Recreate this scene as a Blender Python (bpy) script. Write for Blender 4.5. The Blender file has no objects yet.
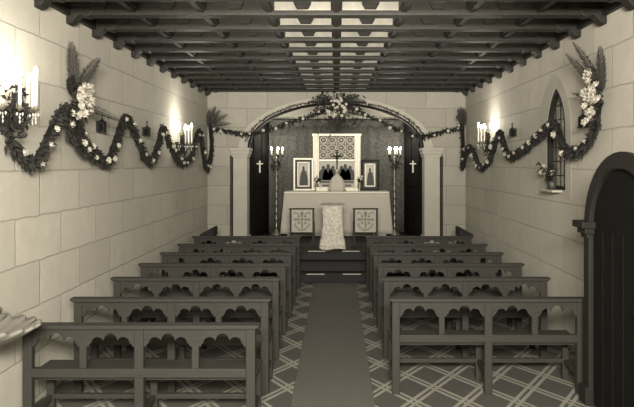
import bpy, bmesh, math, random
from mathutils import Vector, Matrix, Euler
random.seed(7)
R = math.radians
sc = bpy.context.scene
col = sc.collection
F = 594.0; CX = 336.5; CY = 163.0; H = 2.12       # focal length in pixels, vanishing point, eye height
W = 2.66                                           # half width of the nave
YE = 12.25                                         # altar-end wall plane
YB = 14.2                                          # chancel back wall
PZ = 0.474                                         # altar platform height
ZC = 3.59                                          # underside of the ceiling beams

def at(px, py, d):            # point at depth d
    return Vector(((px-CX)*d/F, d, H-(py-CY)*d/F))
def on_side(px, py, X):       # point on a plane x = X
    d = F*X/(px-CX)
    return Vector((X, d, H-(py-CY)*d/F))

# ------------------------------------------------------------------ materials
def S(v, warm=1.0):
    return (v, v*(1-.062*warm), v*(1-.215*warm), 1)
class N:
    def __init__(s, name):
        s.m = bpy.data.materials.new(name); s.m.use_nodes = True
        s.nt = s.m.node_tree; s.b = s.nt.nodes['Principled BSDF']
    def n(s, t, **kw):
        x = s.nt.nodes.new(t)
        for k, v in kw.items(): setattr(x, k, v)
        return x
    def l(s, a, b): s.nt.links.new(a, b)
    def math(s, op, a, b=None, c=None):
        x = s.n('ShaderNodeMath', operation=op)
        for i, v in enumerate((a, b, c)):
            if v is None: continue
            if isinstance(v, (int, float)): x.inputs[i].default_value = v
            else: s.l(v, x.inputs[i])
        return x.outputs[0]
    def mix(s, fac, a, b):
        x = s.n('ShaderNodeMix', data_type='RGBA')
        for i, v in ((0, fac), (6, a), (7, b)):
            if isinstance(v, (int, float, tuple)): x.inputs[i].default_value = v
            else: s.l(v, x.inputs[i])
        return x.outputs[2]
    def coord(s, kind='Object'):
        return s.n('ShaderNodeTexCoord').outputs[kind]
    def noise(s, vec, scale, detail=4, rough=.55):
        x = s.n('ShaderNodeTexNoise'); s.l(vec, x.inputs['Vector'])
        x.inputs['Scale'].default_value = scale; x.inputs['Detail'].default_value = detail
        x.inputs['Roughness'].default_value = rough
        return x.outputs[0]
    def bump(s, h, strength=.3, dist=.01):
        x = s.n('ShaderNodeBump'); x.inputs['Strength'].default_value = strength
        x.inputs['Distance'].default_value = dist
        s.l(h, x.inputs['Height']); s.l(x.outputs[0], s.b.inputs['Normal'])
def simple(name, v, rough=.6, var=.25, scale=9, warm=1.0, stretch=None, metal=0, bump=.15, spec=.5):
    k = N(name); c = k.coord(); k.b.inputs['Specular IOR Level'].default_value = spec
    if stretch:
        mp = k.n('ShaderNodeMapping'); mp.inputs['Scale'].default_value = stretch
        k.l(c, mp.inputs[0]); c = mp.outputs[0]
    f = k.noise(c, scale)
    k.l(k.mix(f, S(v*(1-var), warm), S(v*(1+var), warm)), k.b.inputs['Base Color'])
    k.b.inputs['Roughness'].default_value = rough; k.b.inputs['Metallic'].default_value = metal
    if bump: k.bump(f, bump, .004)
    return k.m
def ashlar(name, axis, v=.5, off=(0, .05)):
    k = N(name); c = k.coord()
    sp = k.n('ShaderNodeSeparateXYZ'); k.l(c, sp.inputs[0])
    cb = k.n('ShaderNodeCombineXYZ')
    k.l(k.math('ADD', sp.outputs['Y' if axis == 'y' else 'X'], off[0]), cb.inputs[0])
    k.l(k.math('SUBTRACT', sp.outputs['Z'], off[1]), cb.inputs[1])
    br = k.n('ShaderNodeTexBrick'); 
    wob = k.n('ShaderNodeVectorMath', operation='SCALE'); nz = k.n('ShaderNodeTexNoise'); k.l(c, nz.inputs['Vector']); nz.inputs['Scale'].default_value = 7; nz.inputs['Detail'].default_value = 5
    sub = k.n('ShaderNodeVectorMath', operation='SUBTRACT'); k.l(nz.outputs['Color'], sub.inputs[0]); sub.inputs[1].default_value = (.5, .5, .5)
    k.l(sub.outputs[0], wob.inputs[0]); wob.inputs['Scale'].default_value = .035
    ad = k.n('ShaderNodeVectorMath', operation='ADD'); k.l(cb.outputs[0], ad.inputs[0]); k.l(wob.outputs[0], ad.inputs[1]); k.l(ad.outputs[0], br.inputs['Vector'])
    br.inputs['Scale'].default_value = 1; br.inputs['Brick Width'].default_value = .82
    br.inputs['Row Height'].default_value = .40; br.inputs['Mortar Size'].default_value = .011
    br.inputs['Mortar Smooth'].default_value = .9; br.inputs['Bias'].default_value = 0
    br.inputs['Color1'].default_value = S(v*.88); br.inputs['Color2'].default_value = S(v*1.07)
    br.inputs['Mortar'].default_value = S(v*.6)
    n1 = k.noise(c, 1.7, 6, .6); n2 = k.noise(c, 22, 4, .7)
    a = k.mix(k.math('MULTIPLY', k.math('SUBTRACT', n1, .35), .9), br.outputs['Color'], S(v*.72))
    n3 = k.noise(c, 6, 6, .7)
    a = k.mix(k.math('MULTIPLY', k.math('SUBTRACT', n3, .42), 1.3), a, S(v*.72))
    a = k.mix(k.math('MULTIPLY', n2, .3), a, S(v*.7))
    k.l(a, k.b.inputs['Base Color']); k.b.inputs['Roughness'].default_value = .9
    h = k.math('ADD', k.math('MULTIPLY', br.outputs['Fac'], -.9), k.math('MULTIPLY', n2, .35))
    k.bump(h, .45, .012)
    return k.m
M = {}
M['wall_side'] = ashlar('painted_ashlar_side', 'y', .52)
M['wall_end'] = ashlar('painted_ashlar_end', 'x', .35, (.2, .05))
M['plaster'] = simple('smooth_plaster', .47, .9, .1, 4)
M['stone'] = simple('dressed_stone', .39, .85, .12, 6)
M['wood'] = simple('dark_bench_wood', .032, .55, .35, 5, 1.0, (1.2, 14, 14), spec=.18)
M['wood_front'] = simple('dark_oak', .018, .6, .35, 6, 1.0, (3, 3, 1), spec=.15)
M['beam'] = simple('ceiling_beam_wood', .021, .5, .5, 5, 1.0, (2, 9, 9), spec=.15)
M['iron'] = simple('black_iron', .02, .6, .3, 20, .7, spec=.2)
M['brass'] = simple('dull_brass', .25, .35, .2, 20, 1.2, None, .6)
M['gilt'] = simple('pale_gilt', .5, .4, .2, 14, 1.2, None, .2)
M['wax'] = simple('white_wax', .65, .5, .04, 9)
M['linen'] = simple('altar_linen', .5, .9, .08, 30)
M['leaf'] = simple('dark_garland_leaf', .026, .7, .5, 14, .8, spec=.15)
M['palm'] = simple('palm_leaf', .028, .7, .4, 10, .8, spec=.12)
M['petal'] = simple('white_petal', .52, .8, .1, 20)
M['dark'] = simple('blackened_door_wood', .008, .85, .3, 7, .8, spec=.08)
M['step'] = simple('dark_step_wood', .013, .5, .3, 6, 1, (1.5, 8, 8), spec=.2)
M['white'] = simple('white_enamel', .8, .5, .04, 9)
M['pot'] = simple('dark_pottery', .05, .5, .3, 9)
M['shell'] = simple('pale_shell', .15, .6, .15, 9)
M['crystal'] = simple('cut_crystal', .6, .15, .1, 9, .6)
M['figure'] = simple('painted_dark_robes', .035, .6, .5, 8)
M['painted'] = simple('painted_pale_ground', .45, .6, .15, 9)
M['tracery_back'] = simple('grey_tracery_ground', .12, .7, .4, 16)
M['picture'] = simple('painted_grey_scene', .22, .55, .7, 11)

def carpet():
    k = N('dark_aisle_carpet'); c = k.coord(); f = k.noise(c, 60, 4, .8); g = k.noise(c, 9, 6, .7)
    a = k.mix(f, S(.05), S(.15)); a = k.mix(k.math('MULTIPLY', g, .35), a, S(.06))
    k.l(a, k.b.inputs['Base Color']); k.b.inputs['Roughness'].default_value = .95; k.bump(f, .5, .004)
    return k.m
M['carpet'] = carpet()
def lattice():
    k = N('diamond_lattice_floor'); c = k.coord()
    sp = k.n('ShaderNodeSeparateXYZ'); k.l(c, sp.inputs[0])
    u = k.math('DIVIDE', sp.outputs[0], .46); v = k.math('DIVIDE', sp.outputs[1], .66)
    out = None
    for s in ('ADD', 'SUBTRACT'):
        a = k.math('FRACT', k.math('ADD', k.math(s, u, v), 50.0))
        d = k.math('ABSOLUTE', k.math('SUBTRACT', k.math('ABSOLUTE', k.math('SUBTRACT', a, .5)), .08))
        ln = k.math('LESS_THAN', d, .045)
        out = ln if out is None else k.math('MAXIMUM', out, ln)
    n = k.noise(c, 40, 4, .7); n2 = k.noise(c, 5, 5)
    base = k.mix(n, S(.03), S(.11)); line = k.mix(n, S(.22), S(.38))
    a = k.mix(out, base, line); a = k.mix(k.math('MULTIPLY', n2, .4), a, S(.09))
    k.l(a, k.b.inputs['Base Color']); k.b.inputs['Roughness'].default_value = .7; k.bump(n, .2, .003)
    return k.m
M['floor'] = lattice()
def brocade(name, v0, v1, scale):
    k = N(name); c = k.coord()
    vo = k.n('ShaderNodeTexVoronoi', feature='SMOOTH_F1'); k.l(c, vo.inputs['Vector']); vo.inputs['Scale'].default_value = scale
    w = k.noise(c, scale*1.8, 5, .6)
    f = k.math('GREATER_THAN', k.math('ADD', vo.outputs['Distance'], k.math('MULTIPLY', w, .5)), .68)
    a = k.mix(f, S(v0), S(v1)); k.l(a, k.b.inputs['Base Color']); k.b.inputs['Roughness'].default_value = .75
    k.bump(w, .3, .005); return k.m
M['dossal'] = brocade('grey_brocade_hanging', .05, .08, 24)
M['drape'] = brocade('pale_damask', .44, .6, 26)
M['embroid'] = simple('embroidered_panel_ground', .42, .8, .2, 18)
M['embroid_dark'] = simple('embroidery_thread', .22, .8, .3, 18)
def planks(name, v):
    k = N(name); c = k.coord()
    sp = k.n('ShaderNodeSeparateXYZ'); k.l(c, sp.inputs[0])
    fr = k.math('FRACT', k.math('DIVIDE', sp.outputs[1], .1))
    gap = k.math('LESS_THAN', fr, .06)
    mp = k.n('ShaderNodeMapping'); mp.inputs['Scale'].default_value = (2, 12, 1); k.l(c, mp.inputs[0])
    n = k.noise(mp.outputs[0], 3, 5)
    a = k.mix(n, S(v*.35), S(v*1.6)); a = k.mix(gap, a, S(v*.2))
    k.l(a, k.b.inputs['Base Color']); k.b.inputs['Roughness'].default_value = .42; k.bump(n, .2, .004)
    return k.m
M['planks'] = planks('ceiling_boards', .05)
M['planks_pale'] = planks('pale_ceiling_boards', .25)
def glass():
    k = N('leaded_pane_glass'); k.b.inputs['Base Color'].default_value = S(.5)
    k.b.inputs['Roughness'].default_value = .25; k.b.inputs['Transmission Weight'].default_value = .6
    f = k.noise(k.coord(), 7); k.bump(f, .2, .01); return k.m
M['glass'] = glass()
def flame():
    k = N('candle_flame'); k.b.inputs['Base Color'].default_value = (1, .9, .7, 1)
    k.b.inputs['Emission Color'].default_value = (1, .93, .76, 1); k.b.inputs['Emission Strength'].default_value = 14
    f = k.noise(k.coord(), 5); return k.m
M['flame'] = flame()

# ------------------------------------------------------------------ geometry helpers
def new(): return bmesh.new()
def box(bm, x0, x1, y0, y1, z0, z1):
    v = [bm.verts.new((x, y, z)) for z in (z0, z1) for y in (y0, y1) for x in (x0, x1)]
    for f in ((0, 2, 3, 1), (4, 5, 7, 6), (0, 1, 5, 4), (2, 6, 7, 3), (0, 4, 6, 2), (1, 3, 7, 5)):
        bm.faces.new([v[i] for i in f])
def prism(bm, pts, plane, a, b):
    """extrude a 2-D outline; plane 'xz' runs along y, 'yz' along x, 'xy' along z"""
    def P(p, t):
        return {'xz': (p[0], t, p[1]), 'yz': (t, p[0], p[1]), 'xy': (p[0], p[1], t)}[plane]
    A = [bm.verts.new(P(p, a)) for p in pts]; B = [bm.verts.new(P(p, b)) for p in pts]
    fs = [bm.faces.new(A), bm.faces.new(B[::-1])]
    n = len(pts)
    for i in range(n): bm.faces.new((A[i], B[i], B[(i+1) % n], A[(i+1) % n]))
    for f in fs: f.normal_update()
    bmesh.ops.triangulate(bm, faces=fs, ngon_method='EAR_CLIP')
def tube(bm, pts, rad, seg=8, caps=True):
    pts = [Vector(p) for p in pts]
    rad = rad if isinstance(rad, (list, tuple)) else [rad]*len(pts)
    rings = []; up = Vector((.13, .27, 1)).normalized()
    for i, p in enumerate(pts):
        t = (pts[min(i+1, len(pts)-1)]-pts[max(i-1, 0)]).normalized()
        a = t.cross(up)
        if a.length < .05: a = t.cross(Vector((1, 0, 0)))
        a.normalize(); b = t.cross(a).normalized()
        rings.append([bm.verts.new(p+(a*math.cos(2*math.pi*j/seg)+b*math.sin(2*math.pi*j/seg))*rad[i]) for j in range(seg)])
    for i in range(len(rings)-1):
        for j in range(seg):
            bm.faces.new((rings[i][j], rings[i][(j+1) % seg], rings[i+1][(j+1) % seg], rings[i+1][j]))
    if caps: bm.faces.new(rings[0][::-1]); bm.faces.new(rings[-1])
def lathe(bm, prof, c=(0, 0, 0), seg=16):
    c = Vector(c); rings = []
    for r, z in prof:
        rings.append([bm.verts.new(c+Vector((max(r, .0004)*math.cos(2*math.pi*j/seg), max(r, .0004)*math.sin(2*math.pi*j/seg), z))) for j in range(seg)])
    for i in range(len(rings)-1):
        for j in range(seg):
            bm.faces.new((rings[i][j], rings[i][(j+1) % seg], rings[i+1][(j+1) % seg], rings[i+1][j]))
    bm.faces.new(rings[0][::-1]); bm.faces.new(rings[-1])
def sheet(bm, fn, nu, nv, thick=None):
    g = [[bm.verts.new(fn(i/nu, j/nv)) for j in range(nv+1)] for i in range(nu+1)]
    for i in range(nu):
        for j in range(nv): bm.faces.new((g[i][j], g[i+1][j], g[i+1][j+1], g[i][j+1]))
def obj(name, bm, mat, parent=None, smooth=False, bevel=0, loc=(0, 0, 0), solid=0):
    bmesh.ops.recalc_face_normals(bm, faces=bm.faces)
    me = bpy.data.meshes.new(name); bm.to_mesh(me); bm.free()
    if isinstance(mat, str): mat = M[mat]
    me.materials.append(mat)
    if smooth:
        for p in me.polygons: p.use_smooth = True
    o = bpy.data.objects.new(name, me); col.objects.link(o); o.location = loc
    if solid:
        s = o.modifiers.new('thickness', 'SOLIDIFY'); s.thickness = solid; s.offset = 0
    if bevel:
        b = o.modifiers.new('bevel', 'BEVEL'); b.width = bevel; b.segments = 2; b.limit_method = 'ANGLE'
    if parent: o.parent = parent
    return o
def bx(name, mat, parent, *c, bevel=0):
    bm = new(); box(bm, *c); return obj(name, bm, mat, parent, bevel=bevel)
def tag(o, label, cat, group=None):
    o['label'] = label; o['category'] = cat
    if group: o['group'] = group
    return o
def thing(name, label, cat, loc=(0, 0, 0), rz=0, group=None):
    o = bpy.data.objects.new(name, None); col.objects.link(o); o.location = loc; o.rotation_euler = (0, 0, rz)
    o.empty_display_size = .1
    return tag(o, label, cat, group)
def struct(o): o['kind'] = 'structure'; return o
def copy_tree(o, parent=None):
    c = o.copy(); col.objects.link(c)
    if parent is not None: c.parent = parent
    for ch in list(o.children): copy_tree(ch, c)
    return c
ORD = ['first', 'second', 'third', 'fourth', 'fifth', 'sixth', 'seventh']

# ------------------------------------------------------------------ the room
bm = new(); box(bm, -W-.3, W+.3, -1.5, YE+.35, -.1, 0); struct(obj('floor', bm, 'floor'))
ZT = 3.80
bm = new(); box(bm, -W-.3, -W, -1.5, YE+.35, -.1, ZT+.1); struct(obj('wall_left', bm, 'wall_side'))
# right wall with a lancet opening
wy0, wy1, wz0, wzs, wza = 6.90, 7.50, 1.80, 2.52, 3.03
def lancet(y0, y1, zs, za, n=10):
    """points of a pointed arch from (y1,zs) over the apex to (y0,zs)"""
    c = (y0+y1)/2; hw = (y1-y0)/2; h = za-zs
    r = (hw*hw+h*h)/(2*hw); pts = []
    amax = math.atan2(h, r-hw) if r > hw else math.pi/2
    for i in range(n+1):
        a = amax*i/n; pts.append((y1-r+r*math.cos(a), zs+r*math.sin(a)))
    for i in range(n-1, -1, -1):
        a = amax*i/n; pts.append((y0+r-r*math.cos(a), zs+r*math.sin(a)))
    return pts
bm = new()
box(bm, W, W+.3, -1.5, wy0, -.1, ZT+.1); box(bm, W, W+.3, wy1, YE+.35, -.1, ZT+.1)
box(bm, W, W+.3, wy0, wy1, -.1, wz0)
prism(bm, [(wy0, ZT+.1), (wy1, ZT+.1)]+lancet(wy0, wy1, wzs, wza), 'yz', W, W+.3)
struct(obj('wall_right', bm, 'wall_side'))
bm = new(); box(bm, -W-.3, W+.3, -1.8, -1.5, -.1, ZT+.1); struct(obj('wall_rear', bm, 'wall_end'))
# altar-end wall: basket arch, narrow slots beside the pilasters
ax0 = -.015; ahw = 1.83; zsp = 2.43; zap = 3.38; slot = 2.20
def arch(hw, rise, n=40):
    return [(ax0+hw*math.cos(math.pi*i/n), zsp+rise*math.sin(math.pi*i/n)) for i in range(n+1)]
L = W+.3
pts = [(-L, -.1), (-L, ZT+.1), (L, ZT+.1), (L, -.1), (slot, -.1), (slot, 2.27), (ax0+ahw, 2.27)]
pts += arch(ahw, zap-zsp)
pts += [(ax0-ahw, 2.27), (-slot, 2.27), (-slot, -.1)]
bm = new(); prism(bm, pts, 'xz', YE, YE+.3); struct(obj('wall_front', bm, 'wall_end'))
def ring(hw0, hw1, r0, r1, y0, y1, name, mat):
    a = arch(hw0, r0); b = arch(hw1, r1); bm = new()
    for i in range(len(a)-1):
        q = [(a[i], a[i+1], b[i+1], b[i])]
        for p in q:
            lo = [bm.verts.new((v[0], y0, v[1])) for v in p]; hi = [bm.verts.new((v[0], y1, v[1])) for v in p]
            bm.faces.new(lo); bm.faces.new(hi[::-1])
            for j in range(4): bm.faces.new((lo[j], hi[j], hi[(j+1) % 4], lo[(j+1) % 4]))
    bmesh.ops.remove_doubles(bm, verts=bm.verts, dist=.0005)
    return struct(obj(name, bm, mat))
ring(ahw-.01, ahw+.17, zap-zsp-.01, zap-zsp+.1, YE-.018, YE+.29, 'trim_1', 'stone')
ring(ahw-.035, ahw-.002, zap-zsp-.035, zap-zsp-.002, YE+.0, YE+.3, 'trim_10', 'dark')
k = 2
for s in (-1, 1):
    x0, x1 = sorted((s*(ahw-.01)+ax0, s*(slot-.075)))
    bm = new(); box(bm, x0, x1, YE-.06, YE+.28, 0, 2.25)
    struct(obj('trim_%d' % k, bm, 'stone', bevel=.012)); k += 1
    bm = new()
    for (e, z0, z1) in ((.02, 2.24, 2.30), (.045, 2.30, 2.37), (.065, 2.37, 2.43)):
        box(bm, x0-e, x1+e, YE-.06-e, YE+.28, z0, z1)
    struct(obj('trim_%d' % k, bm, 'stone', bevel=.008)); k += 1
    bm = new(); box(bm, x0-.03, x1+.03, YE-.09, YE+.28, PZ, PZ+.14)
    struct(obj('trim_%d' % k, bm, 'stone', bevel=.01)); k += 1
# chancel beyond the arch
for s, nm in ((-1, 'wall_chancel_left'), (1, 'wall_chancel_right')):
    bm = new(); prism(bm, [(s*1.86, YE+.3), (s*1.62, YB), (s*2.9, YB), (s*2.9, YE+.3)], 'xy', -.1, 3.95)
    struct(obj(nm, bm, 'dark'))
bm = new(); box(bm, -2.9, 2.9, YB, YB+.2, -.1, 3.95); struct(obj('wall_altar', bm, 'plaster'))
bm = new(); box(bm, -2.9, 2.9, YE+.3, YB+.2, 3.85, 3.95); struct(obj('ceiling_chancel', bm, 'plaster'))

# ------------------------------------------------------------------ ceiling
bm = new(); box(bm, -W-.3, W+.3, -1.5, YE+.3, ZT, ZT+.1)
ceil = struct(obj('ceiling', bm, 'planks'))
SP = W/4
beams = [12.07-.617*i for i in range(21)]
def corbel_bm():
    pts = [(0, 0), (.27, 0), (.275, -.03), (.25, -.06), (.235, -.085), (.205, -.098), (.17, -.09), (.15, -.07), (.12, -.075),
           (.09, -.11), (.06, -.15), (.02, -.165), (0, -.165)]
    return pts
for i, y in enumerate(beams):
    b = new(); box(b, -W, W, y-.06, y+.085, ZC-.015, ZT)
    bo = obj('cross_beam', b, 'beam', ceil, bevel=.008)
    for s in (-1, 1):
        b = new(); prism(b, [(s*(-W+p[0]), ZC-.02+.085+p[1]) for p in corbel_bm()], 'xz', y-.065, y+.065)
        obj('corbel', b, 'beam', bo, bevel=.008)
for j in range(-3, 4):
    b = new(); box(b, j*SP-.055, j*SP+.055, -1.5, YE, ZC+.03, ZT); box(b, j*SP-.03, j*SP+.03, -1.5, YE, ZC+.01, ZC+.03)
    obj('long_beam', b, 'beam', ceil, bevel=.006)
for s in (-1, 1):
    b = new(); x0, x1 = sorted((s*W, s*(W-.05))); box(b, x0, x1, -1.5, YE, ZC-.02, ZT); obj('wall_plate', b, 'beam', ceil)
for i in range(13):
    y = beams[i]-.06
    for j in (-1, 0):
        b = new(); box(b, (j*SP)+.056, (j+1)*SP-.056, y-.012, y-.0005, ZC+.03, ZT-.03)  # paler boards on the beam faces of the central bays only
        f = obj('pale_fascia', b, 'planks_pale', ceil); f['label'] = 'pale board on the beam face over the aisle'
blk = None
for i in range(12):
    for j in range(-4, 4):
        if blk is None:
            b = new(); prism(b, [(-.085, .0), (.085, .0), (.085, -.05), (.055, -.10), (-.055, -.10), (-.085, -.05)], 'xz', -.05, 0); box(b, -.10, .10, -.06, 0, 0, .02); n_ = len(b.faces); box(b, -.07, .07, -.062, -.0505, -.035, -.012)
            b.faces.ensure_lookup_table()
            for f in b.faces[n_:]: f.material_index = 1
            blk = obj('beam_bracket', b, 'beam', ceil); blk.data.materials.append(M['planks_pale']); o = blk
        else:
            o = blk.copy(); col.objects.link(o)
        o.location = ((j+.5)*SP, beams[i]-(.073 if j in (-1, 0) else .061), ZT-.075)

# ------------------------------------------------------------------ window, door
def ring_yz(bm, inner, outer, a, b):
    n = len(inner)
    for i in range(n-1):
        p = (inner[i], inner[i+1], outer[i+1], outer[i])
        lo = [bm.verts.new((a, v[0], v[1])) for v in p]; hi = [bm.verts.new((b, v[0], v[1])) for v in p]
        bm.faces.new(lo); bm.faces.new(hi[::-1])
        for j in range(4): bm.faces.new((lo[j], hi[j], hi[(j+1) % 4], lo[(j+1) % 4]))
    bmesh.ops.remove_doubles(bm, verts=bm.verts, dist=.0005)
def lanc_path(y0, y1, z0, zs, za): return [(y1, z0)]+lancet(y0, y1, zs, za)+[(y0, z0)]
bm = new(); prism(bm, lanc_path(wy0+.01, wy1-.01, wz0+.01, wzs, wza-.02), 'yz', W+.06, W+.068)
win = struct(obj('window_1', bm, 'glass'))
bm = new(); ring_yz(bm, lanc_path(wy0+.05, wy1-.05, wz0, wzs, wza-.07), lanc_path(wy0, wy1, wz0, wzs, wza), W+.004, W+.09)
box(bm, W+.004, W+.09, wy0, wy1, wz0, wz0+.04)
obj('window_frame', bm, 'wood_front', win)
bm = new()
for z in [wz0+.17*i for i in range(1, 7)]: box(bm, W+.052, W+.0605, wy0+.04, wy1-.04, z-.005, z+.005)
for y in (7.05, 7.2, 7.35): box(bm, W+.052, W+.0605, y-.005, y+.005, wz0+.03, wza-.24+.13*(y == 7.2))
obj('window_leading', bm, 'iron', win)
bm = new(); ring_yz(bm, lanc_path(wy0, wy1, wz0-.1, wzs, wza), lanc_path(wy0-.17, wy1+.3, wz0-.1, wzs, wza+.17), W-.003, W+.02)
struct(obj('trim_8', bm, 'stone'))
bm = new(); box(bm, W-.12, W+.1, wy0+.1, wy1-.1, wz0-.03, wz0-.001); obj('window_sill', bm, 'stone', win, bevel=.01)
# dark arched booth standing against the right wall
dy0, dy1, dzs, dza = 3.98, 5.30, 1.54, 2.21; bf = .44
t = thing('confessional', 'dark wooden arch-topped booth against the right wall, beside the nearest right pew', 'confessional', (W, 0, 0))
bm = new(); prism(bm, lanc_path(dy0+.03, dy1-.03, .0, dzs, dza-.03), 'yz', -bf+.05, -.001); obj('body', bm, 'wood_front', t)
bm = new(); ring_yz(bm, lanc_path(dy0+.12, dy1-.12, 0, dzs, dza-.14), lanc_path(dy0, dy1, 0, dzs, dza), -bf-.02, -bf+.05); obj('arch_frame', bm, 'wood_front', t, bevel=.015)
bm = new(); prism(bm, lanc_path(dy0+.12, dy1-.12, .02, dzs, dza-.14), 'yz', -bf+.02, -bf+.05)
for i in range(1, 6):
    y = dy0+.12+.18*i; box(bm, -bf+.012, -bf+.02, y-.01, y+.01, .04, 1.55)
leafo = obj('door', bm, 'dark', t)
bm = new(); tube(bm, [(-bf+.02, 4.25, 1.0), (-bf-.03, 4.25, 1.0), (-bf-.03, 4.36, 1.0)], .012); obj('handle', bm, 'iron', leafo)
for y in (dy0+.05, dy1-.05):
    bm = new()
    for e, z0, z1 in ((.015, 1.46, 1.50), (.04, 1.50, 1.55), (.075, 1.55, 1.61)): box(bm, -bf-.02-e, -.001, y-.06-e*.7, y+.06+e*.7, z0, z1)
    obj('capital', bm, 'wood_front', t, bevel=.008)
    bx('plinth', 'wood_front', t, -bf-.05, -.001, y-.075, y+.075, 0, .16, bevel=.01)

# ------------------------------------------------------------------ benches
LB = 1.80; HB = .88
def bench():
    t = thing('church_pew', '', 'pew')
    h = LB/2
    for x in (-h+.035, 0, h-.035):
        bx('post', 'wood', t, x-.036, x+.036, 0, .06, 0, HB-.03, bevel=.006)
        bx('leg', 'wood', t, x-.03, x+.03, .37, .42, 0, .432, bevel=.005)
        bm = new(); box(bm, x-.02, x+.02, .06, .37, .15, .20); obj('side_stretcher', bm, 'wood', t, bevel=.004)
    bm = new(); prism(bm, [(-h-.035, HB), (h+.035, HB), (h+.01, HB-.032), (-h-.01, HB-.032)], 'xz', -.022, .085); obj('top_rail', bm, 'wood', t, bevel=.006)
    # carved board with a trefoil cut into each of four bays
    bays = [(-h+.071, -.462), (-.410, -.036), (.036, .410), (.462, h-.071)]
    zb = .712; pts = []
    for (a, b) in bays:
        c = (a+b)/2
        pts += [(a, zb), (a+.018, zb), (a+.022, zb+.018)]
        for cx, cz, r, a0, a1 in ((c-.1, .736, .049, 178, 25), (c, .762, .050, 160, 20), (c+.1, .736, .049, 155, 2)):
            for i in range(9):
                g = R(a0+(a1-a0)*i/8); pts.append((cx+r*math.cos(g), cz+r*math.sin(g)))
        pts += [(b-.022, zb+.018), (b-.018, zb), (b, zb)]
    bm = new(); zt = HB-.032; y0, y1 = .012, .042
    q = [[bm.verts.new(v) for v in ((x, y0, z), (x, y1, z), (x, y1, zt), (x, y0, zt))] for x, z in pts]
    for i in range(len(q)-1):
        for k_ in range(4): bm.faces.new((q[i][k_], q[i][(k_+1) % 4], q[i+1][(k_+1) % 4], q[i+1][k_]))
    bm.faces.new(q[0]); bm.faces.new(q[-1][::-1])
    obj('carved_board', bm, 'wood', t)
    for x in (-.436, .436): bx('stile', 'wood', t, x-.027, x+.027, .008, .046, .54, .72, bevel=.004)
    bx('back_rail', 'wood', t, -h+.07, h-.07, -.004, .055, .475, .545, bevel=.005)
    bx('seat', 'wood', t, -h-.0, h+.0, .061, .45, .434, .468, bevel=.006)
    bx('stretcher', 'wood', t, -h+.06, h-.06, .375, .415, .165, .205, bevel=.004)
    return t
proto = bench(); used = False
rows = [F*(H-HB)/v for v in (162, 135.5, 115, 101, 90, 81.3, 73.5)]
for side in (-1, 1):
    for i, y in enumerate(rows):
        if side == 1 and i == 0: continue
        if used: o = copy_tree(proto)
        else: o = proto; used = True
        xc = -1.515 if side == -1 else 1.393
        o.location = (xc, y, 0); o.scale.x = .99 if side == -1 else .98
        sd = 'left' if side == -1 else 'right'
        n = i if side == -1 else i-1; last = 6 if side == -1 else 5
        if n == 0: lb = 'carved dark wood pew nearest the viewer, %s of the aisle carpet' % sd
        elif n == last: lb = 'carved dark wood pew closest to the altar steps, %s of the aisle carpet' % sd
        else: lb = '%s carved dark wood pew from the viewer, %s of the aisle carpet' % (ORD[n], sd)
        tag(o, lb, 'pew', 'carved pews %s of the aisle' % sd)
# aisle runner
bm = new(); box(bm, -.40, .335, 2.0, 10.46, 0, .012)
tag(obj('carpet_runner', bm, 'carpet', bevel=.004), 'plain dark carpet runner along the aisle up to the altar steps', 'carpet')
# steps and platform
for i, (y0, z0, z1, w) in enumerate(((10.5, 0, .158, 1.95), (10.8, .158, .316, 1.9), (11.1, .316, PZ, 1.8))):
    lb = ('lowest dark wooden altar step at the end of the carpet runner', 'middle dark wooden altar step above the lowest one',
          'topmost dark wooden altar platform carrying the draped lectern and altar')[i]
    bm = new()
    ye = y0+.30 if i < 2 else YE-.07
    box(bm, -w, w, y0+.02, ye, 0, z1-.028); box(bm, -w, w, y0, ye-(.0 if i == 2 else .001), z1-.028, z1)
    if i == 2: box(bm, -1.81, 1.8, YE-.07, YE+.32, 0, z1); prism(bm, [(-1.85, YE+.32), (1.85, YE+.32), (1.615, YB-.005), (-1.615, YB-.005)], 'xy', 0, z1)
    o = tag(obj('altar_step' if i < 2 else 'altar_platform', bm, 'step', bevel=.006), lb, 'step' if i < 2 else 'platform')
    for s in (-1, 1) if i != 1 else ():
        b = new(); tube(b, [(s*.16-.05, y0-.008, z1-.003), (s*.48-.05, y0-.008, z1-.003)], .011); obj('stair_rod', b, 'gilt', o)['label'] = 'bright brass rod on the step edge'
# corner kneelers beside the steps
for s in (-1, 1):
    t = thing('prayer_kneeler', 'dark kneeler with slanting top in the %s corner beside the altar steps' % ('left' if s < 0 else 'right'), 'kneeler', (s*2.33, 10.72, 0)); t.scale = (.5, 1, 1)
    bx('base', 'wood_front', t, -.22, .22, -.18, .3, 0, .1, bevel=.008)
    for x in (-.19, .19): bx('upright', 'wood_front', t, x-.025, x+.025, .0, .28, .1, .82, bevel=.006)
    bm = new(); prism(bm, [(s*.24, .84), (-s*.17, .955), (-s*.25, .955), (-s*.25, .80), (s*.24, .80)], 'xz', -.08, .3); obj('slanted_top', bm, 'wood_front', t, bevel=.006)
    bx('front_panel', 'wood_front', t, -.17, .17, .24, .27, .1, .8)

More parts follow.
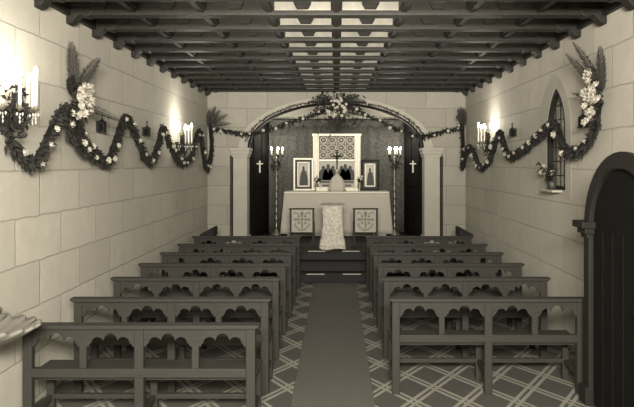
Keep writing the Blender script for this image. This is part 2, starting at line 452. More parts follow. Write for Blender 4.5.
# ------------------------------------------------------------------ foliage
def leaf(bm, p, d, ln, wd, droop=.3):
    d = d.normalized(); s = d.cross(Vector((random.uniform(-1, 1), random.uniform(-1, 1), random.uniform(-1, 1))))
    if s.length < .01: s = Vector((1, 0, 0))
    s.normalize(); n = d.cross(s)
    a = bm.verts.new(p); m = p+d*ln*.5
    b = bm.verts.new(m+s*wd+n*wd*.4); c = bm.verts.new(p+d*ln+Vector((0, 0, -droop*ln))); e = bm.verts.new(m-s*wd+n*wd*.4); f = bm.verts.new(m)
    bm.faces.new((a, b, f)); bm.faces.new((b, c, f)); bm.faces.new((c, e, f)); bm.faces.new((e, a, f))
def resample(pts, step):
    out = []
    # Catmull-Rom, so the swags hang in curves
    P = [pts[0]]+list(pts)+[pts[-1]]
    for i in range(1, len(P)-2):
        p0, p1, p2, p3 = P[i-1:i+3]
        n = max(2, int((p2-p1).length/step))
        for j in range(n):
            t = j/n
            out.append(.5*((2*p1)+(p2-p0)*t+(2*p0-5*p1+4*p2-p3)*t*t+(3*p1-p0-3*p2+p3)*t**3))
    out.append(pts[-1]); return out
_fl = None
def flower_mesh():
    global _fl
    if _fl is None:
        bm = new()
        for k, (n, r, z, w) in enumerate(((7, .030, .000, .013), (6, .022, .010, .010), (4, .012, .016, .007))):
            for i in range(n):
                a = 2*math.pi*i/n+k*.4; d = Vector((math.cos(a), math.sin(a), .25+.3*k)); s = Vector((-math.sin(a), math.cos(a), 0)); p = Vector((0, 0, z))
                q = [p, p+d*r*.55+s*w, p+d*r+Vector((0, 0, .004)), p+d*r*.55-s*w]
                bm.faces.new([bm.verts.new(v) for v in q])
        bmesh.ops.create_icosphere(bm, subdivisions=1, radius=.012, matrix=Matrix.Translation((0, 0, .008)))
        me = bpy.data.meshes.new('flower'); bm.to_mesh(me); bm.free(); me.materials.append(M['petal']); _fl = me
    return _fl
def flower(parent, p, facing, size):
    o = bpy.data.objects.new('flower', flower_mesh()); col.objects.link(o); o.parent = parent; o.location = p
    d = Vector(facing)+Vector((random.uniform(-.5, .5), random.uniform(-.5, .5), random.uniform(-.3, .6)))
    o.rotation_euler = d.to_track_quat('Z', 'Y').to_euler(); o.scale = (size,)*3
    return o
def garland(label, pts, out, rad=.05, dens=5, flowers=.16, fsize=1.0, leaf_len=.075, group=None):
    out = Vector(out); bm = new(); path = resample(pts, .02)
    tube(bm, path[::2]+[path[-1]], rad*.28, 5)
    for i, p in enumerate(path):
        for _ in range(dens):
            d = Vector((random.gauss(0, 1), random.gauss(0, 1), random.gauss(0, 1))).normalized()
            if d.dot(out) < -.1: d = d-2*d.dot(out)*out
            leaf(bm, p+d*rad*.35, d+out*.2, random.uniform(.55, 1.1)*leaf_len, random.uniform(.011, .018)*leaf_len/.075)
    o = tag(obj('garland', bm, 'leaf'), label, 'garland', group)
    acc = 0; prev = path[0]; nxt = flowers*.5; last = None
    for p in path:
        acc += (p-prev).length; prev = p
        if acc > nxt:
            acc = 0; nxt = random.uniform(.5, 1.4)*flowers
            q = p+out*rad*1.0+Vector((random.uniform(-.6, .6)*rad*(1-abs(out.x)), random.uniform(-.6, .6)*rad*(1-abs(out.y)), random.uniform(-.8, .3)*rad))
            flower(o, q, out, random.uniform(.75, 1.15)*fsize)
    return o
def frond(parent, base, direction, side, length, width, bend, kind='plume', mat='palm'):
    bm = new(); d = Vector(direction).normalized(); side = Vector(side).normalized(); n = 22; sp = []
    for i in range(n+1):
        t = i/n; sp.append(Vector(base)+d*length*t+Vector(bend)*length*t*t)
    tube(bm, sp, [.007*(1-.8*i/n)+.001 for i in range(n+1)], 5)
    for i in range(2, n+1):
        t = i/n; w = width*(math.sin(math.pi*min(1, t*.8+.14))**.7)*(1 if kind == 'plume' else .9)
        tang = (sp[i]-sp[i-1]).normalized()
        for s in (-1, 1):
            for k in range(2 if kind == 'plume' else 1):
                q = sp[i-1]+(sp[i]-sp[i-1])*(.5*k)
                e = q+(side*s*.8+tang*(.7+.3*random.random()))*w*random.uniform(.85, 1.1)
                m = (q+e)/2; tt = tang*w*.09
                f = [bm.verts.new(v) for v in (q, m+tt*(2 if kind == 'palm' else 1)+Vector((0, 0, .004)), e, m-tt*(2 if kind == 'palm' else 1))]
                bm.faces.new(f)
    return obj('frond', bm, mat, parent)
def spray(label, loc, fronds, out, nfl, spread, fsize=1.2, leaves=70, group='palm and flower sprays on the walls', lsp=.7):
    """a bouquet pinned to the wall: fronds, a leaf bed, blooms"""
    t = thing('flower_spray', label, 'flowers', loc, 0, group); out = Vector(out)
    bm = new()
    for _ in range(leaves):
        d = Vector((random.gauss(0, 1), random.gauss(0, 1), random.gauss(0, 1))).normalized()
        d = d+out*(.4-min(0, d.dot(out))*2)
        p = out*.02+Vector((random.gauss(0, .6)*spread[0]*lsp*(1-abs(out.x)), random.gauss(0, .6)*spread[0]*lsp*(1-abs(out.y)), random.gauss(0, .6)*spread[1]*lsp))
        leaf(bm, p, d, random.uniform(.07, .13), .018)
    obj('leaves', bm, 'leaf', t)
    for f in fronds: frond(t, *f)
    for i in range(nfl):
        a = random.uniform(0, 2*math.pi); r = math.sqrt(random.random())
        p = out*random.uniform(.07, .12)+Vector((math.cos(a)*r*spread[0]*(1-abs(out.x)), math.cos(a)*r*spread[0]*(1-abs(out.y)), math.sin(a)*r*spread[1]))
        flower(t, p, out, random.uniform(.8, 1.25)*fsize)
    return t

XL, XR = -W+.07, W-.07
q = 2.036
lp = [(15, 290), (50, 330), (75, 318), (100, 265), (125, 222), (150, 242), (165, 285), (200, 322), (215, 328), (235, 280), (250, 240), (270, 270), (290, 315), (305, 326), (320, 290),
      (328, 262), (345, 300), (365, 330), (385, 320), (395, 285), (404, 268), (411, 310), (418, 343), (428, 305), (432, 262)]
pl = [on_side(a/q, b/q, XL) for a, b in lp]
pl[-1] = Vector((XL, 12.1, pl[-1].z))
garland('dark leafy garland with white blossoms zigzagging along the left wall', pl, (1, 0, 0), .064, 8, .26, 1.5, .085)
p2 = [on_side(a, b, XL+.03) for a, b in ((63, 112), (66, 128), (76, 145), (88, 152), (92, 158))]
garland('short leafy strand hanging from the flower spray on the left wall', p2, (1, 0, 0), .06, 7, .22, 1.4, .085)
pr = [(459, 128.7), (459.5, 150), (461, 166), (465, 164), (469, 148), (475, 152), (482, 167), (492, 158), (501, 133), (507, 148), (513, 156), (528, 147), (554, 124), (561, 133), (568, 149), (584, 149), (597, 130), (600, 100)]
pr = [on_side(a, b, XR) for a, b in pr]
pr[0].y = min(pr[0].y, 12.1); pr[1].y = min(pr[1].y, 12.05)
for p in pr: p.y = min(p.y, 12.1)
garland('dark leafy garland with white blossoms zigzagging along the right wall past the window', pr, (-1, 0, 0), .062, 8, .28, 1.5, .085)
YG = YE-.07
pa = [at(a, b, YG-(.06 if 228 < a < 440 else 0)) for a, b in ((213, 129), (225, 131), (238, 133), (250, 134), (263, 131), (280, 126), (300, 119), (320, 112), (336, 107), (352, 107), (366, 115), (380, 121), (398, 130), (412, 135), (422, 136), (432, 134), (445, 131), (459, 128))]
garland('garland with white blossoms swagged across the altar arch', pa, (0, -1, 0), .05, 5, .34, 1.2, .075)
pb = [Vector((p[0], YE-.03, p[1])) for p in arch(ahw+.03, zap-zsp+.025)[2:-2]]
garland('thin dark leaf garland following the curved edge of the altar arch', pb[::-1], (0, -1, 0), .026, 4, .9, .7, .05)

# wall sprays
def pl_(y, z): return (0, y, z)
b = on_side(74, 101, XL)
spray('plumed palm and white flower spray high on the left wall near the viewer', b,
      [((0, 0, .05), (.06, -.15, 1), (1, .4, 0), .52, .085, (-.02, -.06, 0)), ((0, .03, .05), (.30, .30, 1), (1, .5, -.3), .47, .085, (.06, .12, -.05)), ((0, -.02, .03), (.14, -.5, .6), (.2, 1, .6), .26, .11, (0, 0, -.1)),
       ((.03, .06, -.05), (.45, .8, -.05), (.1, .3, 1), .46, .07, (.12, 0, -.2)), ((.02, -.05, -.04), (.25, -.9, -.05), (0, .3, 1), .36, .07, (0, 0, -.25))], (1, 0, 0), 26, (.17, .17), 1.6, 70)
b = on_side(600, 98, XR)
spray('plumed palm and white flower spray high on the right wall above the dark booth', b,
      [((0, 0, .05), (-.25, .05, 1), (1, .3, .2), .55, .08, (-.12, .25, 0)), ((0, .03, .05), (-.25, .5, .75), (1, .2, .5), .50, .07, (-.10, .2, .12)), ((0, .02, .0), (-.2, .9, .3), (0, .4, 1), .40, .07, (-.05, .15, -.05)),
       ((0, -.05, .05), (-.2, -.4, 1), (1, .2, .2), .45, .08, (-.05, -.05, 0))], (-1, 0, 0), 24, (.14, .26), 1.6, 70)
b = Vector((XL+.06, 11.75, 2.83))
spray('spiky palm spray in the left corner beside the wall candles', b,
      [((0, 0, 0), (.2+.55*math.sin(a), -.1, math.cos(a)*.9), (math.cos(a), 0, -math.sin(a)), l, .07, (.05, 0, -.15), 'palm') for a, l in ((-.35, .42), (.05, .5), (.45, .46), (.9, .5), (1.3, .46))], (1, 0, 0), 3, (.08, .08), 1, 40)
b = Vector((XR-.06, 11.75, 2.85))
spray('spiky palm spray in the right corner beside the wall candles', b,
      [((0, 0, 0), (-.15-.45*math.sin(a), -.1, math.cos(a)*.9), (math.cos(a), 0, math.sin(a)), l, .08, (-.05, 0, -.1), 'palm') for a, l in ((-.35, .38), (-.05, .42), (.25, .4), (.7, .28))], (-1, 0, 0), 2, (.08, .1), 1, 50)
b = at(337, 108.5, YE-.09)
spray('large central spray of white flowers and palm fronds crowning the altar arch', b,
      [((s*.05, 0, .1), (s*.9, -.1, .28), (0, 0, 1), .58, .09, (0, -.05, -.25)) for s in (-1, 1)]+[((s*.05, 0, .13), (s*.75, -.15, .5), (0, 0, 1), .46, .08, (0, -.05, -.3)) for s in (-1, 1)]
      + [((s*.05, 0, -.02), (s*.9, -.1, -.1), (0, 0, 1), .55, .1, (0, 0, -.1)) for s in (-1, 1)]
      + [((s*.06, -.04, -.1), (s*.25, -.1, -1), (1, 0, 0), .36, .09, (0, 0, 0)) for s in (-1, 0, 1)], (0, -1, 0), 26, (.22, .2), 1.15, 420, lsp=1.7)

# ------------------------------------------------------------------ lights on the walls
def flame_bm(r=.011, h=.05):
    bm = new(); lathe(bm, [(.002, 0), (r*.8, h*.15), (r, h*.35), (r*.6, h*.7), (.001, h)], seg=10); return bm
def candle(parent, p, h=.13, r=.011, fs=1.0):
    c = new(); lathe(c, [(r, 0), (r, h), (r*.7, h+.004), (.002, h+.004), (.0015, h+.012)], seg=10)
    c = obj('candle', c, 'wax', parent, smooth=False, loc=p)
    f = obj('flame', flame_bm(.011*fs, .05*fs), 'flame', c, smooth=True, loc=(0, 0, h+.008)); return c
def sconce(label, loc, s):
    """five-armed wall candle bracket, s = +1 on the left wall (arms point to +x)"""
    t = thing('wall_candelabrum', label, 'wall light', loc, 0, 'wall candelabra')
    bm = new()
    prism(bm, [(math.cos(R(a))*.055*(1 if i % 2 else .8), -.12+math.sin(R(a))*.12*(1 if i % 2 else .9)) for i, a in enumerate(range(0, 360, 15))], 'yz', -s*.26, -s*.18)
    obj('back_plate', bm, 'iron', t)
    tips = []
    for i, a in enumerate((-80, -40, 0, 40, 80)):
        r = .15 if i % 2 else .19
        dx, dy = math.cos(R(a))*r, math.sin(R(a))*r
        pts = []
        for j in range(11):
            u = j/10
            pts.append((s*(-.18+dx*u), dy*u, -.13-.075*math.sin(math.pi*u*1.15)*(1-u*.25)+.07*u*u))
        bm = new(); tube(bm, pts, .007, 6); e = pts[-1]
        # scroll below the arm
        tube(bm, [(s*(-.18+dx*.5+math.cos(R(k))*.025), dy*.5, -.235+math.sin(R(k))*.025) for k in range(90, 400, 30)], .005, 5)
        obj('arm', bm, 'iron', t)
        bm = new(); lathe(bm, [(.006, -.02), (.012, -.015), (.03, 0), (.032, .006), (.012, .008), (.014, .03), (.010, .03)], e, 12); obj('drip_cup', bm, 'brass', t)
        candle(t, (e[0], e[1], e[2]+.03), .2 if i != 2 else .23, .0125, 1.5)
        bm = new(); z = e[2]-.03
        for k in range(3): lathe(bm, [(.001, -.03), (.009, -.012), (.001, 0)], (e[0]+.022*math.cos(k*2.1), e[1]+.022*math.sin(k*2.1), z-.0), 6)
        for k in range(2): lathe(bm, [(.001, -.03), (.008, -.012), (.001, 0)], (e[0], e[1], z-.03-.03*k), 6)
        obj('crystal_drop', bm, 'crystal', t)
    bm = new()
    for _ in range(110):
        d = Vector((s*abs(random.gauss(0, .5)), random.gauss(0, 1), random.gauss(0, 1)))
        leaf(bm, Vector((-s*.15, random.gauss(0, .09), random.uniform(-.16, .14))), d, random.uniform(.06, .11), .016)
    obj('leaf_sprig', bm, 'leaf', t)
    return t
sconce('five-armed candle bracket with crystal drops at the left edge, nearest the viewer', (XL+.19, 4.72, 2.58), 1)
sconce('five-armed candle bracket with crystal drops near the far left corner', (XL+.19, 9.8, 2.47), 1)
sconce('five-armed candle bracket with crystal drops near the far right corner', (XR-.19, 10.0, 2.50), -1)
def plaque(label, y, z, s):
    t = thing('wall_lantern', label, 'lantern', (s*W, y, z), 0, 'small dark wall lanterns'); t.scale = (.75,)*3
    x0, x1 = sorted((0, -s*.02))
    bx('back_board', 'iron', t, x0, x1, -.05, .05, -.09, .07, bevel=.004)
    bm = new(); c = -s*.075
    box(bm, c-.055, c+.055, -.055, .055, -.095, -.08); box(bm, c-.05, c+.05, -.05, .05, .04, .052)
    for dx in (-1, 1):
        for dy in (-1, 1): box(bm, c+dx*.042-.006, c+dx*.042+.006, dy*.042-.006, dy*.042+.006, -.08, .04)
    v = [bm.verts.new((c+a*.055, b_*.055, .052)) for a, b_ in ((-1, -1), (1, -1), (1, 1), (-1, 1))]; ap = bm.verts.new((c, 0, .10))
    for i in range(4): bm.faces.new((v[i], v[(i+1) % 4], ap))
    lathe(bm, [(.006, .09), (.012, .10), (.012, .115), (.004, .12), (.01, .15), (.014, .165), (.002, .19)], (c, 0, 0), 10)
    obj('lantern_cage', bm, 'iron', t)
    bm = new(); box(bm, c-.038, c+.038, -.038, .038, -.08, .04); obj('lantern_pane', bm, 'dark', t)
    bm = new(); x0, x1 = sorted((-s*.018, c)); box(bm, x0, x1, -.012, .012, -.09, -.08); obj('bracket', bm, 'iron', t)
for label, px, py, s in (('small dark lantern on the left wall right of the plumed flower spray', 97, 126, -1), ('small dark lantern on the left wall between two garland peaks', 143, 131, -1),
                         ('small dark lantern on the right wall between the far candles and the window', 516, 132, 1), ('small dark lantern on the right wall between the window and the flower spray', 588, 121, 1)):
    p = on_side(px, py, s*W); plaque(label, p.y, p.z, s)

# plant on the window sill
t = thing('potted_plant', 'small dark potted plant with a white bloom on the window sill', 'plant', (W-.055, 7.18, wz0-.001))
bm = new(); lathe(bm, [(.03, 0), (.05, .03), (.055, .07), (.045, .085), (.05, .1), (.04, .1), (.035, .08)], (0, 0, 0), 14); obj('pot', bm, 'pot', t, smooth=True)
for i in range(7):
    a = i*.9; bm = new(); d = Vector((-.06+.07*math.cos(a), .16*math.sin(a), .24+.06*math.cos(i*2)))
    pts = [Vector((0, 0, .08))+d*u+Vector((0, 0, -.06))*u*u for u in (0, .25, .5, .75, 1)]; tube(bm, pts, .004, 5)
    for u in range(1, 5):
        for _ in range(3): leaf(bm, pts[u], Vector((random.gauss(0, 1)-.4, random.gauss(0, 1), random.gauss(0, .6))), .06, .014)
    obj('stem', bm, 'palm', t)
for p in ((-.06, .10, .27), (-.07, .13, .24), (-.06, .07, .22), (-.08, .11, .21), (-.03, -.12, .2)): flower(t, p, (-1, -.4, .2), 1.4)

# shell stoup by the first pew on the left
t = thing('shell_stoup', 'pale ribbed scallop shell stoup on a bracket beside the nearest left pew', 'holy water stoup', (-W, 4.14, .82))
bm = new(); nu, nv = 40, 8
def shell(u, v):
    a = R(-88+176*u); rib = 1+.035*math.cos(u*2*math.pi*11)
    r = v*.58*rib*(1-.06*abs(math.cos(a)))
    return Vector((.02+r*math.cos(a), r*.56*math.sin(a), .0+.16*v**2.2+.012*math.cos(u*2*math.pi*11)*v))
sheet(bm, shell, 66, nv); obj('bowl', bm, 'shell', t, smooth=True, solid=.022)
bm = new()
def back(u, v):
    a = R(-80+160*u); rib = 1+.05*math.cos(u*2*math.pi*9); r = .02+v*.26*rib
    return Vector((.09+.10*v*v+.01*math.cos(u*2*math.pi*9)*v, r*math.sin(a)*1.1, .04+r*math.cos(a)*.95))
sheet(bm, back, 54, 6); obj('shell_back', bm, 'shell', t, smooth=True, solid=.02)
bm = new(); lathe(bm, [(.03, -.25), (.05, -.2), (.06, -.1), (.09, -.03), (.1, .0), (.06, .012)], (.1, 0, 0), 16); box(bm, -.004, .1, -.05, .05, -.22, -.02); obj('bracket', bm, 'stone', t)

# ------------------------------------------------------------------ the altar
def dpl(y): return F/y
YA = 13.3
t = thing('altar', 'long altar under a plain pale linen cloth at the chancel back', 'altar', (.0, YA, PZ+.003))
bx('altar_body', 'stone', t, -1.11, 1.12, .06, .72, 0, .96, bevel=.01)
bm = new()
def cloth(u, v):
    # u round the front: left side, front, right side; v from table edge to hem
    w = 1.175; dx = .085*v
    s = u*3
    if s < .6: x = -w-dx; y = .74*(1-s/.6)+.0*s
    elif s > 2.4: x = w+dx; y = .74*(s-2.4)/.6
    else: x = (-w-dx)+(2*(w+dx))*(s-.6)/1.8; y = -.0
    y -= (.02+.012*math.sin(u*70))*v*(1 if .6 <= s <= 2.4 else 0)
    return Vector((x+.005, y, .995-.93*v+.008*math.sin(u*46)*v))
sheet(bm, cloth, 90, 8)
obj('front_cloth', bm, 'linen', t, smooth=True, solid=.008)
bx('cloth_top', 'linen', t, -1.165, 1.175, -.005, .76, .965, 1.0, bevel=.012)
bx('lace_edge', 'white', t, -1.165, 1.175, -.012, -.006, .975, .995)
ZA = PZ+1.004
# altarpiece (triptych pieces stand on the altar)
def paint_fig(bm, cx, z0, w, h, y):
    pts = [(cx-w*.5, z0), (cx-w*.46, z0+h*.35), (cx-w*.32, z0+h*.66), (cx-w*.16, z0+h*.76)]
    for a in range(200, -21, -20): pts.append((cx+w*.15*math.cos(R(a)), z0+h*.87+h*.12*math.sin(R(a))))
    pts += [(cx+w*.16, z0+h*.76), (cx+w*.32, z0+h*.66), (cx+w*.46, z0+h*.35), (cx+w*.5, z0)]
    prism(bm, pts, 'xz', y, y-.004)
t = thing('altarpiece', 'tall pale framed altarpiece with pierced tracery over a painted scene, centre of altar', 'altarpiece', (.005, 13.88, ZA))
w, h = .555, 1.33
bx('back_board', 'painted', t, -w+.04, w-.04, .0, .05, .04, h-.03)
for x in (-1, 1):
    bm = new(); x0, x1 = sorted((x*w, x*(w-.14))); box(bm, x0, x1, -.03, .06, 0, h)
    for dx in (.03, .07, .11): box(bm, x*(w-dx)-.008, x*(w-dx)+.008, -.045, -.03, .05, h-.05)
    obj('side_pilaster', bm, 'gilt', t, bevel=.006)
bm = new(); box(bm, -w-.02, w+.02, -.04, .06, h-.06, h); box(bm, -w-.0, w+.0, -.045, .06, 0, .07); box(bm, -w+.14, w-.14, -.03, .04, .68, .73); obj('cross_mouldings', bm, 'gilt', t, bevel=.008)
bx('tracery_ground', 'tracery_back', t, -w+.14, w-.14, -.006, .0, .73, h-.06)
bm = new()
for i in range(4):
    for j in range(3):
        cx = -.31+.207*i; cz = .82+.178*j
        pts = [(cx+.078*math.cos(a*math.pi/8), -.018, cz+.068*math.sin(a*math.pi/8)) for a in range(17)]
        tube(bm, pts, .014, 6)
        lathe(bm, [(.001, -.03), (.034, -.012), (.034, .012), (.001, .03)], (cx, -.016, cz), 8)
for i in range(5):
    x = -.414+.207*i; tube(bm, [(x, -.012, .73), (x, -.012, h-.06)], .008, 5)
for z in (.91, 1.09): tube(bm, [(-w+.14, -.012, z), (w-.14, -.012, z)], .008, 5)
obj('tracery', bm, 'gilt', t)
bx('painted_panel', 'painted', t, -w+.14, w-.14, -.008, .0, .07, .68)
for nm, cxs in (('painted_figures', (-.31, -.20, -.09)), ('painted_figures', (.11, .2, .31))):
    bm = new()
    for k_, cx in enumerate(cxs): paint_fig(bm, cx, .24, .27, .34+.04*(k_ % 2), -.008)
    obj(nm, bm, 'figure', t)
bm = new(); box(bm, -.4, .4, -.012, -.008, .17, .23); box(bm, -.34, .34, -.011, -.008, .09, .14); obj('painted_table', bm, 'tracery_back', t)
def side_panel(label, x, w, h, y, dark):
    t = thing('framed_panel', label, 'painting', (x, y, ZA))
    m = 'gilt' if not dark else 'wood_front'
    def frame(nm, w, h, z0, tk, y0, y1, m):
        bm = new(); box(bm, -w, -w+tk, y0, y1, z0, z0+h); box(bm, w-tk, w, y0, y1, z0, z0+h); box(bm, -w+tk, w-tk, y0, y1, z0, z0+tk); box(bm, -w+tk, w-tk, y0, y1, z0+h-tk, z0+h)
        obj(nm, bm, m, t, bevel=.006)
    frame('outer_frame', w, h, 0, .045, -.03, .03, m)
    frame('middle_frame', w-.05, h-.1, .05, .035, -.015, .025, 'figure'); frame('inner_frame', w-.09, h-.18, .09, .03, -.022, .02, 'gilt')
    bx('backing', 'figure', t, -w+.04, w-.04, .012, .024, .04, h-.04)
    bx('painted_panel', 'painted', t, -w+.11, w-.11, .0, .011, .11, h-.11)
    bm = new(); paint_fig(bm, 0, .115, (w-.12)*1.6, (h-.3), .0); paint_fig(bm, w*.25, .115, (w-.12)*.8, (h-.4), .003); obj('painted_figure', bm, 'figure', t)
side_panel('pale gilt framed painting standing left of the tall altarpiece', at(303.5, 190, 13.8).x, .235, .76, 13.8, False)
side_panel('dark framed painting standing right of the tall altarpiece', at(370, 190, 13.8).x, .215, .72, 13.8, True)
# tabernacle, crucifix, altar cards
t = thing('veiled_tabernacle', 'small cone-shaped veiled tabernacle in the middle of the altar', 'tabernacle', (at(337, 190, 13.55).x, 13.55, ZA))
bm = new()
seg = 32
rings = []
for r, z in ((.185, 0), (.18, .08), (.165, .2), (.12, .29), (.06, .36), (.03, .385)):
    rings.append([bm.verts.new((r*(1+.06*math.cos(j*math.pi/2))*math.cos(2*math.pi*j/seg), r*(1+.06*math.cos(j*math.pi/2))*math.sin(2*math.pi*j/seg), z)) for j in range(seg)])
for i in range(5):
    for j in range(seg): bm.faces.new((rings[i][j], rings[i][(j+1) % seg], rings[i+1][(j+1) % seg], rings[i+1][j]))
bm.faces.new(rings[-1]); bm.faces.new(rings[0][::-1]); obj('veil', bm, 'linen', t, smooth=True)
bm = new(); lathe(bm, [(.035, .38), (.045, .395), (.03, .41), (.015, .42), (.015, .43)], (0, 0, 0), 12); obj('finial', bm, 'gilt', t)
t = thing('crucifix', 'dark standing crucifix above the veiled tabernacle in front of the altarpiece', 'crucifix', (at(337, 190, 13.55).x, 13.55, ZA+.43))
bm = new(); lathe(bm, [(.05, 0), (.055, .015), (.02, .04), (.012, .07)], (0, 0, 0), 12); obj('foot', bm, 'gilt', t)
bm = new(); box(bm, -.013, .013, -.01, .01, .06, .50); obj('upright', bm, 'iron', t, bevel=.003)
bm = new(); box(bm, -.11, .11, -.01, .01, .36, .385); obj('crossbar', bm, 'iron', t, bevel=.003)
bm = new(); tube(bm, [(0, -.015, .14), (.004, -.022, .22), (0, -.02, .3), (0, -.018, .36)], [.008, .014, .018, .012], 8); bmesh.ops.create_icosphere(bm, subdivisions=2, radius=.02, matrix=Matrix.Translation((0, -.022, .395)))
for s in (-1, 1): tube(bm, [(0, -.018, .345), (s*.05, -.016, .36), (s*.1, -.014, .378)], [.009, .007, .005], 6)
obj('corpus', bm, 'iron', t, smooth=True)
for lb, px, w, h in (('white folded cloth on the altar left of the tabernacle', 321.8, .13, .10), ('low white altar card on the altar right of the tabernacle', 352.3, .14, .06)):
    bm = new(); prism(bm, [(-.02, 0), (.05, 0), (.05, .02), (.012, h)], 'yz', -w, w)
    o = tag(obj('altar_card', bm, 'white', loc=(at(px, 190, 13.5).x, 13.5, ZA), bevel=.01), lb, 'altar card')
def vase(label, px, dh):
    t = thing('flower_vase', label, 'vase', (at(px, 190, 13.6).x, 13.6, ZA))
    bm = new(); lathe(bm, [(.04, 0), (.045, .01), (.02, .04), (.05, .1), (.045, .15), (.03, .17), (.04, .19)], (0, 0, 0), 12); obj('vase_body', bm, 'brass', t, smooth=True)
    bm = new()
    for _ in range(36): leaf(bm, Vector((0, 0, .19)), Vector((random.gauss(0, .5), random.gauss(0, .4), 1)), random.uniform(.1, .22)*dh, .014)
    obj('leaves', bm, 'leaf', t)
    for _ in range(3): flower(t, (random.uniform(-.07, .07), -.05, .3+random.uniform(-.05, .06)), (0, -1, .3), 1.1)
vase('small brass vase of leaves on the altar between the gilt painting and altarpiece', 316.5, .9)
vase('small brass vase of leaves on the altar beside the dark painting', 359.5, .8)
# hanging behind the altar
bm = new()
def doss(u, v): return Vector((-1.612+3.224*u, YB-.06+.012*math.sin(u*90), PZ+.01+2.63*v))
sheet(bm, doss, 180, 6)
d = tag(obj('dossal_hanging', bm, 'dossal', smooth=True, solid=.01), 'grey brocade hanging covering the wall behind the altar', 'wall hanging')
bm = new(); pts = [(-1.57, 3.16), (1.57, 3.16)]
for i in range(12, -1, -1):
    for j in range(7):
        if i == 12: break
        a = math.pi*j/6; c = -1.57+.2617*(i+.5); pts.append((c+.1308*math.cos(a), 3.06-.08*math.sin(a)))
prism(bm, pts, 'xz', YB-.10, YB-.085); obj('scalloped_valance', bm, 'dossal', d)
bm = new(); tube(bm, [(-1.57, YB-.09, 3.15), (1.57, YB-.09, 3.15)], .018, 8); obj('rod', bm, 'iron', d)
# dark doors in the angled chancel walls, each with a white cross
for s in (-1, 1):
    y0, y1 = YE+.42, YB-.12
    def xw(y): return s*(1.86-.24*(y-YE-.3)/(YB-YE-.3))
    bm = new(); e = .035
    prism(bm, [(xw(y0), y0), (xw(y1), y1), (xw(y1)-s*e, y1), (xw(y0)-s*e, y0)], 'xy', PZ, 3.0)
    dr = struct(obj('door_%d' % (1 if s < 0 else 2), bm, 'dark'))
    for a, b_ in ((.08, .46), (.54, .92)):
        for z0, z1 in ((PZ+.12, 1.5), (1.62, 2.85)):
            ya, yb = y0+(y1-y0)*a, y0+(y1-y0)*b_
            bm = new(); prism(bm, [(xw(ya)-s*e, ya), (xw(yb)-s*e, yb), (xw(yb)-s*(e+.02), yb), (xw(ya)-s*(e+.02), ya)], 'xy', z0, z1); obj('door_panel', bm, 'dark', dr, bevel=.006)
    yc = 13.0 if s < 0 else 13.02
    t = thing('wall_cross', 'small white cross on the dark %s side of the chancel' % ('left' if s < 0 else 'right'), 'cross', (xw(yc)-s*.115, yc, at(0, 166, yc).z), -s*R(28)); t.scale = (.8, 1, .78)
    bm = new(); box(bm, -.018, .018, -.012, .012, -.19, .15); obj('cross_upright', bm, 'white', t, bevel=.003)
    bm = new(); box(bm, -.09, .09, -.012, .012, .045, .08); obj('cross_arm', bm, 'white', t, bevel=.003)
    bm = new(); tube(bm, [(0, 0, .06), (s*.105, .055, .06)], .008, 6); obj('mount', bm, 'iron', t)
# tall standing candelabra
for s, px in ((-1, 277), (1, 394)):
    t = thing('floor_candelabrum', 'tall pale standing candelabrum with lit candles %s of the altar' % ('left' if s < 0 else 'right'), 'candelabrum', (at(px, 0, 13.75).x*1.0, 13.1 if False else 13.62, PZ), 0, 'standing candelabra beside the altar')
    bm = new(); lathe(bm, [(.14, 0), (.15, .02), (.1, .05), (.05, .09), (.03, .14)], (0, 0, 0), 18); obj('base', bm, 'brass', t, smooth=True)
    bm = new(); prof = [(.02, .13)]
    for z in [.2+.17*i for i in range(10)]: prof += [(.022, z-.05), (.034, z-.02), (.034, z), (.022, z+.03)]
    prof += [(.018, 1.80)]; lathe(bm, prof, (0, 0, 0), 14); obj('pole', bm, 'brass', t, smooth=True)
    for i, a in enumerate((10, 80, 150, 220, 290)):
        r = .14 if i != 1 else .1
        dx, dy = math.cos(R(a))*r, math.sin(R(a))*r*.8
        bm = new(); tube(bm, [(dx*u, dy*u, 1.68-.06*math.sin(math.pi*u)+.12*u*u) for u in (0, .2, .4, .6, .8, 1)], .01, 6); obj('arm', bm, 'iron', t)
        bm = new(); lathe(bm, [(.01, 0), (.035, .01), (.03, .02), (.016, .025), (.016, .05)], (dx, dy, 1.79), 10); obj('drip_cup', bm, 'iron', t)
        candle(t, (dx, dy, 1.84), .09, .018, 1.6)
    bm = new()
    for _ in range(60): leaf(bm, Vector((random.gauss(0, .05), random.gauss(0, .04), 1.62+random.gauss(0, .06))), Vector((random.gauss(0, 1), random.gauss(0, 1), -.5)), .1, .018)
    obj('leaf_wreath', bm, 'leaf', t)
# draped lectern
t = thing('draped_lectern', 'low lectern draped in pale damask at the head of the steps', 'lectern', (at(332.5, 0, 11.38).x, 11.38, PZ+.003))
bx('desk', 'wood_front', t, -.19, .19, -.15, .15, 0, .80, bevel=.01)
bm = new()
def drape(u, v):
    a = 2*math.pi*u; c, s_ = math.cos(a), math.sin(a)
    hx = .215+.012*math.cos(3*v)+.02*(1-v)*(v < .2); hy = .18
    n = 6; r = (abs(c)**n+abs(s_)**n)**(-1/n)
    f = 1+.022*math.sin(a*9+2*v)*(1-v)+.03*max(0, v-.82)*math.sin(a*5)
    waist = 1-.06*math.sin(math.pi*min(1, v*1.0))
    z = .012+.83*v+.012*math.sin(a*4)*(1-v)
    return Vector((hx*r*c*f*waist, hy*r*s_*f*waist, z))
sheet(bm, drape, 96, 26)
obj('damask_drape', bm, 'drape', t, smooth=True, solid=.006)
bm = new(); prism(bm, [(-.2, .815), (.2, .845), (.2, .865), (-.2, .835)], 'yz', -.235, .235); obj('draped_top', bm, 'drape', t, bevel=.01)
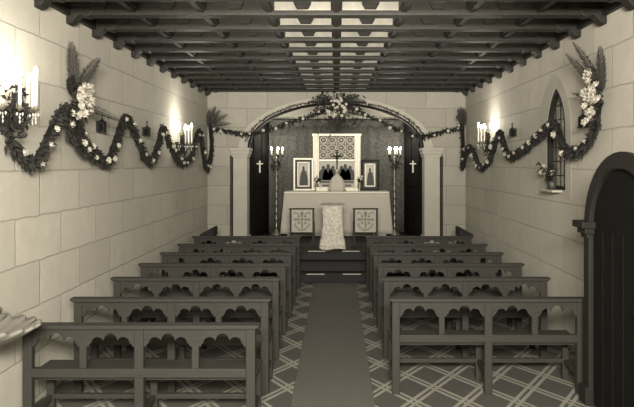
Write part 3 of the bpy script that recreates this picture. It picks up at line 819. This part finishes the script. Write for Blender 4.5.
bm = new(); box(bm, -.225, .225, -.197, -.19, .1, .13); obj('braid', bm, 'gilt', t)
# embroidered desks either side
for s, px in ((-1, 302), (1, 365.5)):
    t = thing('embroidered_stool', 'low dark framed stand with embroidered panel %s of the draped lectern' % ('left' if s < 0 else 'right'), 'stand', (at(px, 0, 11.8).x, 11.8, PZ+.003), 0, 'embroidered stands beside the lectern')
    for x in (-.225, .225):
        bx('leg', 'wood', t, x-.018, x+.018, -.02, .02, 0, .73, bevel=.004); bx('leg', 'wood', t, x-.018, x+.018, .26, .30, 0, .45, bevel=.004)
    bx('top_rail', 'wood_front', t, -.255, .255, -.03, .03, .72, .745, bevel=.005)
    bx('seat', 'wood_front', t, -.23, .23, .02, .3, .43, .46, bevel=.005)
    bx('panel', 'embroid', t, -.207, .207, -.006, .01, .27, .72)
    bm = new()
    def disc(cx, cz, r): prism(bm, [(cx+r*math.cos(a*math.pi/6), cz+r*math.sin(a*math.pi/6)) for a in range(12)], 'xz', -.012, -.006)
    box(bm, -.014, .014, -.011, -.006, .3, .66); box(bm, -.13, .13, -.0105, -.006, .505, .535)
    for a in range(8): disc(.09*math.cos(a*math.pi/4), .52+.09*math.sin(a*math.pi/4), .026)
    disc(0, .65, .035); disc(-.14, .52, .03); disc(.14, .52, .03)
    for x in (-1, 1):
        tube(bm, [(x*.02, -.009, .3), (x*.1, -.009, .36), (x*.15, -.009, .42), (x*.12, -.009, .45)], .012, 5); tube(bm, [(x*.06, -.009, .63), (x*.14, -.009, .67), (x*.17, -.009, .62)], .011, 5)
    obj('embroidery', bm, 'embroid_dark', t)

# ------------------------------------------------------------------ light
def lamp(kind, name, loc, energy, size=.1, colr=(1, .95, .85), rot=None, **kw):
    l = bpy.data.lights.new(name, kind); l.energy = energy; l.color = colr
    if kind == 'POINT': l.shadow_soft_size = size
    if kind == 'AREA': l.shape = 'RECTANGLE'; l.size = size; l.size_y = kw.get('sy', size)
    if kind == 'SPOT': l.spot_size = R(kw['ang']); l.spot_blend = kw.get('blend', .6); l.shadow_soft_size = size
    o = bpy.data.objects.new(name, l); col.objects.link(o); o.location = loc
    if rot: o.rotation_euler = rot
    return o
def aim(a, b): return (Vector(b)-Vector(a)).to_track_quat('-Z', 'Y').to_euler()
p = (.1, -1.0, 3.05); lamp('AREA', 'added_rear_fill', p, 270, 1.6, rot=aim(p, (-.35, 9, 1.7)), sy=.7)  # added general fill behind the camera; the rear wall has no opening
lamp('POINT', 'candle_glow', (XL+.32, 4.72, 2.92), 3.2, .1)
lamp('POINT', 'candle_glow', (XL+.3, 9.8, 2.9), 3.5, .08)
lamp('POINT', 'candle_glow', (XR-.3, 10.0, 2.9), 3, .08)
for x in (at(277, 0, 13.75).x, at(394, 0, 13.75).x): lamp('POINT', 'candle_glow', (x, 13.4, PZ+2.35), 6, .1)
p = (0, 6.2, 1.2); lamp('SPOT', 'added_ceiling_spot', (0, 2.4, 1.9), 480, .1, rot=aim((0, 2.4, 1.9), (0, 7.0, 3.75)), ang=62, blend=1.0)  # added unseen spot near the camera, brightens the middle of the ceiling
w = bpy.data.worlds.new('world'); sc.world = w; w.use_nodes = True
w.node_tree.nodes['Background'].inputs[0].default_value = S(.5); w.node_tree.nodes['Background'].inputs[1].default_value = .5

# ------------------------------------------------------------------ camera
cam = bpy.data.cameras.new('camera'); co = bpy.data.objects.new('camera', cam); col.objects.link(co)
co.location = (0, 0, H); co.rotation_euler = (R(90), 0, 0)
cam.sensor_width = 36; cam.lens = 36*F/634
cam.shift_x = -(CX-317)/634; cam.shift_y = -(203.5-CY)/634; cam.clip_start = .05
sc.camera = co
vs = sc.view_settings; vs.view_transform = 'Standard'; vs.look = 'None'; vs.exposure = 2.05; vs.gamma = 1; vs.use_curve_mapping = False
